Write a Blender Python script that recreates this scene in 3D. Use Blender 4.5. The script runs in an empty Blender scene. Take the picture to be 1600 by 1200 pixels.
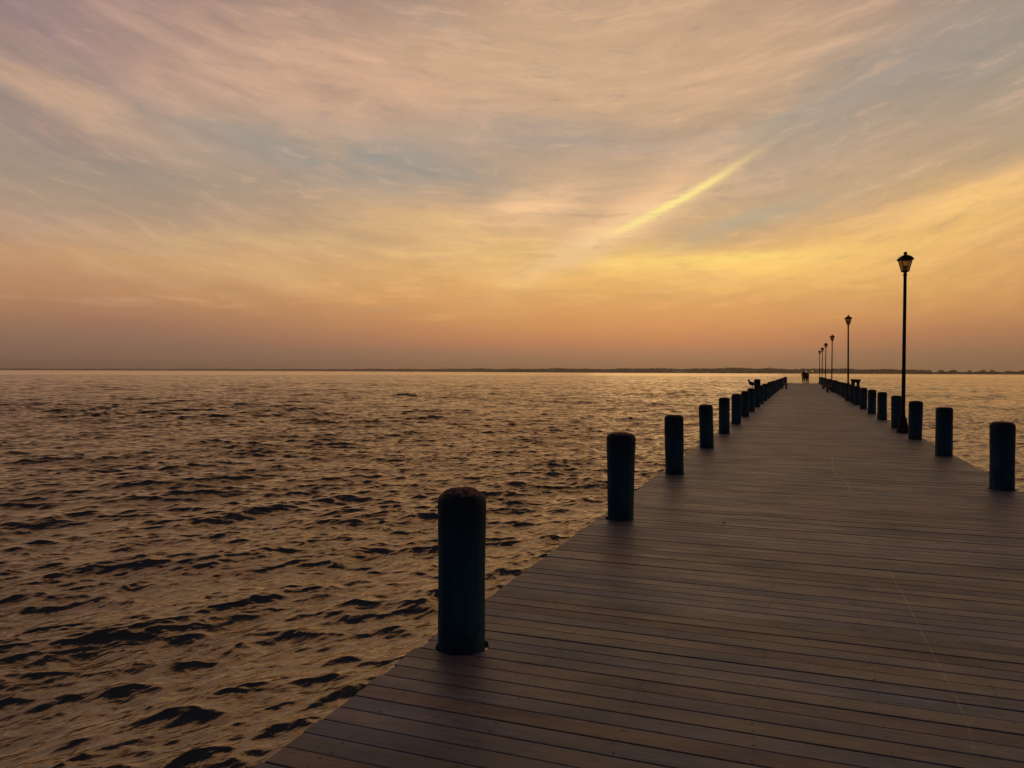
import bpy, bmesh, math, random
import numpy as np
from mathutils import Vector, Matrix
R = math.radians
S = bpy.context.scene
C = S.collection
random.seed(11)

# ------------------------------------------------------------------ camera
TH, PITCH, ROLL, H = R(20.56), R(.975), R(.183), 1.65
fw = Vector((-math.sin(TH)*math.cos(PITCH), math.cos(TH)*math.cos(PITCH), -math.sin(PITCH)))
rt = Vector((math.cos(TH), math.sin(TH), 0)); up = rt.cross(fw)
r2 = rt*math.cos(ROLL)+up*math.sin(ROLL); u2 = up*math.cos(ROLL)-rt*math.sin(ROLL)
cd = bpy.data.cameras.new('camera'); cam = bpy.data.objects.new('camera', cd); C.objects.link(cam)
cam.matrix_world = Matrix(((r2.x, u2.x, -fw.x, 0), (r2.y, u2.y, -fw.y, 0), (r2.z, u2.z, -fw.z, H), (0, 0, 0, 1)))
cd.sensor_width = 36; cd.lens = 27.0; cd.clip_start = .05; cd.clip_end = 60000
S.camera = cam
cy = S.cycles
cy.use_adaptive_sampling = True; cy.adaptive_threshold = .012; cy.time_limit = 620
cy.max_bounces = 5; cy.diffuse_bounces = 2; cy.glossy_bounces = 3; cy.transmission_bounces = 3; cy.volume_bounces = 0; cy.transparent_max_bounces = 8
cy.caustics_reflective = False; cy.caustics_refractive = False
WZ = -1.75                     # water level, the deck top is z = 0

# ------------------------------------------------------------------ colour helpers
def lin(c):
    c = c/255
    return c/12.92 if c <= .04045 else ((c+.055)/1.055)**2.4
def rgb(r, g, b): return (lin(r), lin(g), lin(b), 1)

class G:
    """tiny wrapper that writes math nodes"""
    def __init__(s, nt): s.nt = nt
    def n(s, t, **k):
        o = s.nt.nodes.new(t)
        for a, v in k.items(): setattr(o, a, v)
        return o
    def put(s, sock, v):
        if isinstance(v, N): s.nt.links.new(v.s, sock)
        elif isinstance(v, bpy.types.NodeSocket): s.nt.links.new(v, sock)
        else: sock.default_value = v
    def m(s, op, a, b=0., c=None, clamp=False):
        o = s.n('ShaderNodeMath', operation=op); o.use_clamp = clamp
        s.put(o.inputs[0], a); s.put(o.inputs[1], b)
        if c is not None: s.put(o.inputs[2], c)
        return N(s, o.outputs[0])
    def mix(s, f, a, b, mode='MIX'):
        o = s.n('ShaderNodeMix', data_type='RGBA', blend_type=mode)
        s.put(o.inputs[0], f); s.put(o.inputs[6], a); s.put(o.inputs[7], b)
        return N(s, o.outputs[2])
    def xyz(s, x, y, z=0.):
        o = s.n('ShaderNodeCombineXYZ')
        for i, v in enumerate((x, y, z)): s.put(o.inputs[i], v)
        return N(s, o.outputs[0])
    def sep(s, v):
        o = s.n('ShaderNodeSeparateXYZ'); s.put(o.inputs[0], v)
        return [N(s, o.outputs[i]) for i in range(3)]
    def noise(s, vec, scale=1., det=4., rough=.55, dist=0., col=False):
        o = s.n('ShaderNodeTexNoise'); s.put(o.inputs['Vector'], vec)
        o.inputs['Scale'].default_value = scale; o.inputs['Detail'].default_value = det
        o.inputs['Roughness'].default_value = rough; o.inputs['Distortion'].default_value = dist
        return N(s, o.outputs[1 if col else 0])
    def ramp(s, f, stops, interp='LINEAR'):
        o = s.n('ShaderNodeValToRGB'); cr = o.color_ramp; cr.interpolation = interp
        while len(cr.elements) < len(stops): cr.elements.new(.5)
        for e, (p, c) in zip(cr.elements, stops): e.position = p
        for e, (p, c) in zip(cr.elements, stops): e.color = c if len(c) == 4 else (*c, 1)
        s.put(o.inputs[0], f)
        return N(s, o.outputs[0])
    def rng(s, v, a, b, lo=0., hi=1., smooth=True):
        o = s.n('ShaderNodeMapRange'); o.interpolation_type = 'SMOOTHSTEP' if smooth else 'LINEAR'
        s.put(o.inputs[0], v)
        for i, q in enumerate((a, b, lo, hi)): o.inputs[i+1].default_value = q
        return N(s, o.outputs[0])
class N:
    def __init__(s, g, sock): s.g, s.s = g, sock
    def __add__(s, o): return s.g.m('ADD', s, o)
    __radd__ = __add__
    def __sub__(s, o): return s.g.m('SUBTRACT', s, o)
    def __rsub__(s, o): return s.g.m('SUBTRACT', o, s)
    def __mul__(s, o): return s.g.m('MULTIPLY', s, o)
    __rmul__ = __mul__
    def __truediv__(s, o): return s.g.m('DIVIDE', s, o)

# ------------------------------------------------------------------ world: dusk sky with cirrus
def make_world():
    w = bpy.data.worlds.new('World'); S.world = w; w.use_nodes = True
    nt = w.node_tree; nt.nodes.clear(); g = G(nt)
    d = N(g, g.n('ShaderNodeTexCoord').outputs['Generated'])
    x, y, z = g.sep(d)
    a = x*math.cos(TH) + y*math.sin(TH)          # to the right of the bearing the pier walk looks out on
    b = y*math.cos(TH) - x*math.sin(TH)
    A = g.m('ARCTAN2', a, b)*57.29578
    E = g.m('ARCSINE', z)*57.29578
    # horizontal warp so nothing has a clean outline
    wv = g.xyz(A*.07, E*.22, 0.)
    wn = g.noise(wv, 1., 6, .62, col=True)
    wx, wy, wz_ = g.sep(wn)
    A2 = A + (wx-.5)*9.
    E2 = E + (wy-.5)*4.2
    En = g.m('MAXIMUM', E2 + 0., 0.)
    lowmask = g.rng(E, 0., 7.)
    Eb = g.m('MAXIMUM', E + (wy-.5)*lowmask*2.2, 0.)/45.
    def st(l): return [(e/45, rgb(*c)) for e, c in l]  # ramps include a bright warm band above the view, added to gild the water
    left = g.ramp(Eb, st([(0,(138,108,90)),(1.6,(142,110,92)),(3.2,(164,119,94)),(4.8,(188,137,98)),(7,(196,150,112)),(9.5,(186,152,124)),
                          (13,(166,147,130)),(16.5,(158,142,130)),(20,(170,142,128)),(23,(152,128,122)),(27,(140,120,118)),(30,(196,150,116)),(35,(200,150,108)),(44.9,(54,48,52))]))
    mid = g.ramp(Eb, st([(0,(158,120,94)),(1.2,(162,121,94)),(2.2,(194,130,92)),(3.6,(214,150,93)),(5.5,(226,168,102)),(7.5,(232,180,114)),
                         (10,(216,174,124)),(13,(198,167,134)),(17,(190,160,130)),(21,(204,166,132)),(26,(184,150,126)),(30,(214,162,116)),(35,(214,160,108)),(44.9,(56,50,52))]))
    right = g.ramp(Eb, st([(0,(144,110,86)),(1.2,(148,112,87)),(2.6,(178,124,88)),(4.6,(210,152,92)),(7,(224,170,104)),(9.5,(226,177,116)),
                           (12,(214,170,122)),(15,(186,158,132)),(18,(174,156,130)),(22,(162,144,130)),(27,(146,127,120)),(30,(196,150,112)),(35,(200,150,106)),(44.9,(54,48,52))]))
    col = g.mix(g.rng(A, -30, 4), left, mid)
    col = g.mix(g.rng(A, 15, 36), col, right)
    # streaky cirrus: bearings away from the middle tilt upward as a sheet does in perspective
    Ep = E - A*A*.0046 + A*.02
    q0 = g.noise(g.xyz(A*.045, Ep*.13, 3.7), 1., 4, .55, col=True); qx, qy, qz = g.sep(q0)
    n1 = g.noise(g.xyz(A*.050 + qx*1.3, Ep*.20 + qy*1.2, 1.3), 1., 9, .60)
    n2 = g.noise(g.xyz(A*.085 + qy*1.6, Ep*.55 + qx*2.0, 8.1), 1., 10, .66)
    n3 = g.noise(g.xyz(A*.11 + qx*.8, E*.95 + qy*1.4 + A*.02, 5.), 1., 9, .64)
    n4 = g.noise(g.xyz(A*.30 + wx*3.5 + qy*2., Ep*1.25 + wy*4.5, 2.), 1., 8, .68)
    peach = g.mix(g.rng(E, 5, 15), rgb(252, 202, 126), rgb(230, 184, 146))
    peach = g.mix(g.rng(A, -4, -34), peach, rgb(208, 164, 140))
    cl = g.rng(n1, .48, .66)*.5*g.rng(E, 3.5, 8)
    col = g.mix(cl, col, peach)
    col0 = col
    grey = g.mix(g.rng(E, 6, 15), rgb(194, 158, 124), rgb(146, 144, 142))
    col = g.mix(g.rng(n1, .46, .26)*.38*g.rng(E, 4, 9), col, grey)
    col = g.mix(g.rng(n2, .52, .68)*.38*g.rng(E, 5, 10), col, peach)
    col = g.mix(g.rng(n3, .54, .70)*.42*g.rng(E, 2.5, 5)*g.rng(E, 16, 9), col, peach)
    col = g.mix(g.rng(n3, .46, .31)*.30*g.rng(E, 1.5, 5)*g.rng(E, 16, 9), col, grey)
    wisp = g.rng(n2, .30, .62, .35, 1.); wisp2 = g.rng(n1, .36, .58, .45, 1.); wisp4 = g.rng(n4, .25, .6, .6, 1.)
    def feat(col, px, py, sl, sw, rot, c, amt, warp=1., tex=wisp, sharp=2.):
        A0 = math.degrees(math.atan((px-800)/1200))
        E0 = math.degrees(math.atan((579.6-py)/1200*math.cos(R(A0))))
        if warp == 1.: da, de = A2-A0, E2-E0
        else: da, de = (A + (wx-.5)*9.*warp)-A0, (E + (wy-.5)*4.2*warp)-E0
        cs, sn = math.cos(R(rot)), math.sin(R(rot))
        u = (da*cs + de*sn)/sl
        v = (de*cs - da*sn)/sw
        if sw < .7: v = v - u*u*.35
        q = g.m('POWER', 2.718, (g.m('ABSOLUTE', v*v) + u*u)*-1.)
        f = q*amt
        if tex is not None: f = f*tex
        return g.mix(g.m('MINIMUM', f, 1.), col, rgb(*c))
    F = [  # px, py, length, width, rotation, colour, amount, warp
        (60, 40, 9, 6, 0, (134, 117, 126), .75, 1.),
        (520, 125, 15, 3.2, -8, (212, 170, 142), .9, 1.),
        (900, 90, 12, 4, 5, (210, 174, 140), .7, 1.),
        (170, 180, 9, 1.5, -13, (212, 170, 137), .9, 1.),
        (300, 160, 5, 1.2, -22, (205, 166, 138), .55, 1.),
        (560, 250, 13, 2.2, -3, (146, 146, 140), .95, 1.),
        (180, 300, 10, 2.2, 0, (160, 146, 128), .6, 1.),
        (880, 225, 9, 1.3, -4, (166, 152, 140), .8, 1.),
        (1450, 100, 12, 3, 20, (158, 150, 142), .85, 1.),
        (1200, 200, 9, 1.4, 24, (166, 154, 140), .75, 1.),
        (1540, 230, 8, 1.6, 12, (172, 158, 130), .55, 1.),
        (1500, 310, 7, 1.2, 9, (248, 198, 124), .95, 1.),
        (1400, 372, 9, 1., 9, (244, 194, 108), .6, 1.),
        (1150, 352, 7, 1.0, 17, (180, 166, 140), .95, .35),
        (1020, 345, 4, .9, 24, (188, 166, 136), .55, .6),
        (830, 325, 5, 1.5, 14, (242, 196, 148), 1.05, .35),
        (700, 370, 6, 1.3, -14, (226, 186, 126), .7, 1.),
        (420, 375, 9, 1.0, 3, (214, 178, 124), .7, 1.),
        (330, 425, 9, .9, 0, (214, 172, 112), .5, 1.),
        (1080, 412, 10, 1.2, -2, (255, 212, 118), 1.1, 1.),
        (1190, 430, 14, 2.0, 0, (248, 194, 106), .55, 1.),
        (1150, 402, 5, .38, 2, (255, 216, 120), .9, .3),
        (950, 408, 4.5, .42, -7, (252, 210, 126), .8, .3),
        (1330, 392, 5, .4, 8, (252, 206, 120), .7, .3),
        (870, 440, 8, .9, 5, (236, 184, 104), .5, 1.),
        (960, 362, 7.0, 1.1, 25.5, (242, 198, 142), .85, .12),
        (1010, 310, 6., 1.3, 28, (236, 190, 146), .9, .12),
        (950, 362, 5.6, .95, 25, (246, 204, 152), 1., .25),
        (1050, 317, 4.5, .27, 26, (255, 230, 146), 1.45, .12),
    ]
    for i, f in enumerate(F):
        col = feat(col, *f[:7], f[7], wisp4 if i >= len(F)-4 else (wisp if i % 2 else wisp2))
    # fine feathering over everything
    col = g.mix(g.rng(n4, .53, .70)*.34*g.rng(E, 3, 7)*g.rng(E, 24, 15, .55, 1.), col, peach)
    col = g.mix(g.rng(n4, .46, .30)*.30*g.rng(E, 3, 7), col, grey)
    bn = g.m('ADD', g.rng(n2, .3, .7, -.055, .055), g.rng(n4, .3, .7, -.035, .035))*g.rng(E, 1.5, 6) + 1.
    vm = g.n('ShaderNodeVectorMath', operation='SCALE'); g.put(vm.inputs[0], col); g.put(vm.inputs['Scale'], bn); col = N(g, vm.outputs[0])
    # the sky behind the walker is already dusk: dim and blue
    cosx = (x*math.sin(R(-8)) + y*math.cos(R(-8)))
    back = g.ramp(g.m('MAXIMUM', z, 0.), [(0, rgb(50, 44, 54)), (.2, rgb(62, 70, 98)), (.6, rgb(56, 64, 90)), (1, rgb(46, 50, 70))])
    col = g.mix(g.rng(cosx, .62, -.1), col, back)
    col = g.mix(g.rng(E, 38, 52), col, rgb(40, 42, 56))  # unseen zenith darkened on purpose so wave troughs reflect dark
    col = g.mix(g.rng(z, -.002, -.03), col, rgb(40, 34, 30))
    sky = g.n('ShaderNodeTexSky', sky_type='NISHITA'); sky.sun_disc = False
    sky.sun_elevation = R(1.2); sky.sun_rotation = R(-8)
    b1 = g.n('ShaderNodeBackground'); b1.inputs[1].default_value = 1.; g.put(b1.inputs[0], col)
    b2 = g.n('ShaderNodeBackground'); b2.inputs[1].default_value = .004; nt.links.new(sky.outputs[0], b2.inputs[0])
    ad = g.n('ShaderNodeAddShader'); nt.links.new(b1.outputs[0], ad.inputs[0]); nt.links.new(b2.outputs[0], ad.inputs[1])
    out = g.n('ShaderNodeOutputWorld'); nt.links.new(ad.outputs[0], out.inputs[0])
    w.cycles.sampling_method = 'MANUAL'; w.cycles.sample_map_resolution = 512
make_world()
sl = bpy.data.lights.new('sun', 'SUN'); sl.energy = .03; sl.angle = R(14); sl.color = (1, .72, .42)
so = bpy.data.objects.new('sun', sl); C.objects.link(so)
sd = Vector((math.sin(R(-8))*math.cos(R(5)), math.cos(R(-8))*math.cos(R(5)), math.sin(R(5))))
so.rotation_euler = sd.to_track_quat('Z', 'Y').to_euler(); so.location = (0, 40, 30)
S.view_settings.view_transform = 'Standard'; S.view_settings.look = 'None'
S.view_settings.exposure = 0; S.view_settings.gamma = 1

# ------------------------------------------------------------------ materials
def mat(name, base=(.1,.1,.1), rough=.6, **k):
    m = bpy.data.materials.new(name); m.use_nodes = True
    nt = m.node_tree; p = nt.nodes['Principled BSDF']
    p.inputs['Base Color'].default_value = (*base, 1); p.inputs['Roughness'].default_value = rough
    for a, v in k.items(): p.inputs[a.replace('_', ' ')].default_value = v
    return m, G(nt), p
def objc(g): return N(g, g.n('ShaderNodeTexCoord').outputs['Object'])
def bump(g, p, h, st=.3, dist=.01):
    b = g.n('ShaderNodeBump'); b.inputs['Strength'].default_value = st; b.inputs['Distance'].default_value = dist
    g.put(b.inputs['Height'], h); g.nt.links.new(b.outputs[0], p.inputs['Normal'])
PITCHB = .1425
def m_deck():
    m, g, p = mat('weathered_planks')
    c = objc(g); x, y, z = g.sep(c)
    at = g.n('ShaderNodeAttribute', attribute_name='plank'); r1 = N(g, at.outputs['Fac'])
    wn = g.n('ShaderNodeTexWhiteNoise', noise_dimensions='1D'); g.put(wn.inputs['W'], r1*37.7)
    r2_ = N(g, wn.outputs[0])
    grain = g.noise(g.xyz(x*3. + r1*91, y*70., 0.), 1., 6, .65)
    fine = g.noise(g.xyz(x*25. + r1*31, y*260., 0.), 1., 4, .6)
    patch = g.noise(g.xyz(x*1.1 + r1*57, y*2.2 + r1*20, 0.), 1., 5, .6)
    stain = g.noise(g.xyz(x*.8, y*.55, 2.), 1., 5, .6)
    spot = g.noise(g.xyz(x*16, y*16, 1.), 1., 3, .6)
    tone = g.ramp(r1, [(0, (.128,.142,.164)), (.3, (.146,.144,.150)), (.5, (.160,.142,.138)), (.7, (.176,.128,.112)), (.86, (.188,.108,.084)), (1, (.122,.134,.154))])
    tone = g.mix(g.rng(patch, .42, .68)*.7, tone, (.176,.110,.080,1))
    tone = g.mix(g.rng(patch, .5, .3)*.5, tone, (.112,.122,.142,1))
    br = g.rng(grain, .30, .70, .58, 1.36)*g.rng(fine, .2, .8, .82, 1.16)*(r2_*.34+.80)*g.rng(g.noise(g.xyz(x*.12, y*1.1, 7.), 1., 5, .7), .3, .7, .80, 1.2)*g.rng(stain, .3, .7, .74, 1.2)*g.rng(spot, .56, .74, 1., .62)*g.rng(g.noise(g.xyz(x*5, y*9, 9.), 1., 5, .7), .35, .65, .84, 1.14)
    # pale scuffs dragged across the boards: x as a function of y
    brk = g.rng(g.noise(g.xyz(x*14, y*6, 4.), 1., 5, .7), .36, .60)
    sc = None
    for pts, wd, amt in (([(3.7,.725),(3.85,.73),(4.11,.75),(4.46,.757),(4.82,.75),(5.42,.735),(6.31,.73),(7.3,.70)], .0060, .42),
                         ([(11.5,.655),(11.9,.672),(12.3,.668),(12.9,.62),(13.4,.57),(14,.54),(15,.56),(16.1,.59)], .012, .75),
                         ([(11.8,.42),(12.6,.40),(13.6,.34),(14.6,.25)], .008, .4)):
        y0_, y1_ = pts[0][0], pts[-1][0]
        xc = g.ramp((y-y0_)*(1/(y1_-y0_)), [((q-y0_)/(y1_-y0_), (v*.5+.5,)*3) for q, v in pts])*2. - 1.
        dd = g.m('ABSOLUTE', x-xc)
        f_ = g.rng(dd, wd*1.25, wd*.3)*g.rng(y, y0_, y0_+.15)*g.rng(y, y1_, y1_-.3)*amt
        sc = f_ if sc is None else g.m('MAXIMUM', sc, f_)
    tone = g.mix(sc*brk, tone, (.75, .58, .44, 1))
    o = g.n('ShaderNodeVectorMath', operation='SCALE'); g.put(o.inputs[0], tone); g.put(o.inputs['Scale'], br)
    g.nt.links.new(o.outputs[0], p.inputs['Base Color'])
    g.put(p.inputs['Roughness'], g.rng(patch, .3, .7, .60, .45)+ (grain-.5)*.15)
    p.inputs['Specular IOR Level'].default_value = .55
    bump(g, p, grain*.6 + fine*.3 + spot*.25, .35, .004)
    return m
def m_simple(name, c1, c2, scale=6., rough=.7, st=(1,1,1), bs=.3, bd=.01, spec=.4):
    m, g, p = mat(name, c1, rough); c = objc(g); x, y, z = g.sep(c)
    n = g.noise(g.xyz(x*st[0], y*st[1], z*st[2]), scale, 6, .62)
    g.put(p.inputs['Base Color'], g.mix(g.rng(n, .38, .64), (*c1, 1), (*c2, 1)))
    p.inputs['Specular IOR Level'].default_value = spec
    bump(g, p, n, bs, bd)
    return m
def m_pile():
    m, g, p = mat('blue_painted_timber', rough=.7); c = objc(g); x, y, z = g.sep(c)
    n = g.noise(g.xyz(x*9, y*9, z*1.6), 1., 7, .62)
    crack = g.noise(g.xyz(x*70, y*70, z*2.5), 1., 5, .6)
    big = g.noise(c, 3.2, 4, .6)
    col = g.mix(g.rng(n, .42, .62), (.012, .056, .068, 1), (.020, .078, .084, 1))
    col = g.mix(g.rng(big, .5, .66)*.7, col, (.008, .012, .016, 1))
    col = g.mix(g.rng(z + (n-.5)*.6, .55, .95)*.8, col, (.012, .011, .012, 1))
    col = g.mix(g.rng(crack, .60, .70)*.8, col, (.006, .006, .007, 1))
    g.put(p.inputs['Base Color'], col); p.inputs['Specular IOR Level'].default_value = .22
    bump(g, p, crack*.6+n*.6, .5, .012)
    return m
def m_endgrain():
    m, g, p = mat('rotten_end_grain', rough=.9); c = objc(g); x, y, z = g.sep(c)
    n = g.noise(c, 42., 6, .7); n2 = g.noise(c, 11., 4, .6)
    col = g.mix(g.rng(n, .4, .64), (.10, .050, .035, 1), (.42, .21, .145, 1))
    col = g.mix(g.rng(n2, .52, .66)*.8, col, (.015, .010, .009, 1))
    g.put(p.inputs['Base Color'], col); p.inputs['Specular IOR Level'].default_value = .1
    bump(g, p, n, .6, .006)
    return m
M = dict(
    deck=m_deck(), pile=m_pile(), end=m_endgrain(),
    screw=mat('rusty_screw', (.012,.009,.008), .5)[0],
    beam=m_simple('treated_timber', (.05,.038,.028), (.085,.062,.045), 5., .8, (1,.15,1)),
    wetpile=m_simple('tarred_timber', (.012,.012,.013), (.035,.028,.024), 6., .6, (1,1,.2)),
    iron=m_simple('painted_iron', (.011,.006,.005), (.020,.010,.008), 14., .75, bs=.15, bd=.003, spec=.12),
    bench=m_simple('bench_wood', (.03,.026,.024), (.06,.045,.036), 9., .75),
    jacket=m_simple('dark_jacket_cloth', (.006,.006,.009), (.012,.010,.014), 30., .9, spec=.1),
    jacket2=m_simple('plum_jacket_cloth', (.010,.007,.012), (.02,.012,.02), 30., .9, spec=.1),
    trousers=m_simple('black_trouser_cloth', (.006,.006,.007), (.01,.01,.012), 30., .9, spec=.1),
    shorts=m_simple('pale_trouser_cloth', (.09,.075,.065), (.12,.10,.085), 30., .9, spec=.1),
    skin=m_simple('skin', (.20,.11,.075), (.24,.13,.09), 30., .6),
    hair=m_simple('dark_hair', (.012,.009,.007), (.02,.014,.010), 60., .7),
    gull=m_simple('grey_feathers', (.03,.027,.025), (.06,.05,.045), 20., .8),
    gullpale=m_simple('pale_feathers', (.045,.038,.033), (.08,.066,.056), 20., .8),
    gulldark=m_simple('dark_feathers', (.015,.013,.012), (.03,.026,.024), 20., .8),
    beak=mat('horn_beak', (.10,.05,.01), .5)[0],
    land=m_simple('shore_soil', (.035,.030,.020), (.06,.045,.03), .02, .95, spec=.1),
    wood=m_simple('far_woodland', (.034,.028,.016), (.066,.044,.028), .05, .95, bs=.0, spec=.05),
    bark=m_simple('bark', (.04,.03,.02), (.07,.05,.035), .4, .9, spec=.1),
    concrete=m_simple('tower_paint', (.10,.09,.08), (.16,.14,.12), .2, .8),
    leaf=m_simple('dry_leaf', (.42,.27,.12), (.55,.36,.17), 80., .7),
)
def m_glass():
    m = bpy.data.materials.new('frosted_lamp_glass'); m.use_nodes = True
    nt = m.node_tree; nt.nodes.clear(); g = G(nt)
    t = g.n('ShaderNodeBsdfTranslucent'); t.inputs[0].default_value = (.62, .47, .34, 1)
    r = g.n('ShaderNodeBsdfPrincipled'); r.inputs['Base Color'].default_value = (.30, .22, .16, 1); r.inputs['Roughness'].default_value = .25
    tr = g.n('ShaderNodeBsdfTransparent'); tr.inputs[0].default_value = (.75, .62, .50, 1)
    m1 = g.n('ShaderNodeMixShader'); m1.inputs[0].default_value = .35; nt.links.new(t.outputs[0], m1.inputs[1]); nt.links.new(r.outputs[0], m1.inputs[2])
    m2 = g.n('ShaderNodeMixShader'); m2.inputs[0].default_value = .48; nt.links.new(m1.outputs[0], m2.inputs[1]); nt.links.new(tr.outputs[0], m2.inputs[2])
    o = g.n('ShaderNodeOutputMaterial'); nt.links.new(m2.outputs[0], o.inputs[0]); return m
M['glass'] = m_glass()
def m_emit(name, c, s):
    m, g, p = mat(name, (.1,.1,.1)); p.inputs['Emission Color'].default_value = (*c, 1); p.inputs['Emission Strength'].default_value = s; return m

# ------------------------------------------------------------------ mesh helpers
def link(name, me, mats=(), parent=None):
    o = bpy.data.objects.new(name, me); C.objects.link(o)
    for m in mats: me.materials.append(m)
    if parent: o.parent = parent
    return o
def from_bm(name, bm, m, parent=None, smooth=False):
    me = bpy.data.meshes.new(name); bm.normal_update(); bm.to_mesh(me); bm.free()
    if smooth: me.polygons.foreach_set('use_smooth', [True]*len(me.polygons))
    return link(name, me, m if isinstance(m, (list, tuple)) else (m,), parent)
def empty(name, loc, label, cat, group=None, rz=0):
    o = bpy.data.objects.new(name, None); C.objects.link(o); o.location = loc; o.rotation_euler.z = rz
    o.empty_display_size = .2
    return tag(o, label, cat, group)
def tag(o, label=None, cat=None, group=None, kind=None):
    for k, v in (('label', label), ('category', cat), ('group', group), ('kind', kind)):
        if v: o[k] = v
    return o
def dup(root, loc, label=None, group=None, rz=None, name=None):
    r = root.copy(); C.objects.link(r); r.location = loc
    if rz is not None: r.rotation_euler.z = rz
    if label: r['label'] = label
    if group: r['group'] = group
    for ch in [c for c in bpy.data.objects if c.parent == root]:
        c = ch.copy(); C.objects.link(c); c.parent = r
        for gc in [q for q in bpy.data.objects if q.parent == ch]:
            d = gc.copy(); C.objects.link(d); d.parent = c
    return r
def box(bm, a, b, bev=0., mi=0):
    r = bmesh.ops.create_cube(bm, size=1)
    vs = r['verts']
    for v in vs: v.co = Vector([(a[i]+b[i])/2 + v.co[i]*(b[i]-a[i]) for i in range(3)])
    fs = set(f for v in vs for f in v.link_faces)
    for f in fs: f.material_index = mi
    if bev: bmesh.ops.bevel(bm, geom=list(set(e for v in vs for e in v.link_edges)), offset=bev, segments=2, affect='EDGES')
def lathe(bm, prof, seg=24, cx=0, cy=0, rot=0., cap=True, jit=None):
    rings = []
    for r, z in prof:
        rings.append([bm.verts.new((cx+(r+(jit(i, z) if jit else 0))*math.cos(rot+2*math.pi*i/seg), cy+(r+(jit(i, z) if jit else 0))*math.sin(rot+2*math.pi*i/seg), z)) for i in range(seg)])
    for q, w in zip(rings, rings[1:]):
        for i in range(seg): bm.faces.new((q[i], q[(i+1) % seg], w[(i+1) % seg], w[i]))
    if cap:
        bm.faces.new(rings[0][::-1]); bm.faces.new(rings[-1])
    return rings
def tube(bm, pts, rad, seg=8):
    pts = [Vector(p) for p in pts]; rings = []
    for i, p in enumerate(pts):
        t = (pts[min(i+1, len(pts)-1)]-pts[max(i-1, 0)]).normalized()
        s = t.cross(Vector((0, 0, 1)) if abs(t.z) < .9 else Vector((1, 0, 0))).normalized(); u = s.cross(t)
        r = rad[i] if isinstance(rad, (list, tuple)) else rad
        rings.append([bm.verts.new(p+(s*math.cos(2*math.pi*k/seg)+u*math.sin(2*math.pi*k/seg))*r) for k in range(seg)])
    for q, w in zip(rings, rings[1:]):
        for i in range(seg): bm.faces.new((q[i], q[(i+1) % seg], w[(i+1) % seg], w[i]))
    bm.faces.new(rings[0][::-1]); bm.faces.new(rings[-1])
FAT = 1.
def skin(name, pts, edges, radii, m, parent, sub=2):
    """one continuous limb/body surface grown from a skeleton"""
    me = bpy.data.meshes.new(name); me.from_pydata([Vector(p) for p in pts], edges, [])
    o = link(name, me, (m,), parent)
    md = o.modifiers.new('skin', 'SKIN'); md.use_smooth_shade = True
    for i, v in enumerate(me.skin_vertices[0].data):
        r = radii[i]; r = tuple(q*FAT for q in r) if isinstance(r, tuple) else r*FAT; v.radius = r if isinstance(r, (tuple, list)) else (r, r)
        v.use_root = (i == 0)
    if sub: o.modifiers.new('sub', 'SUBSURF').levels = sub; o.modifiers['sub'].render_levels = sub
    return o

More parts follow.
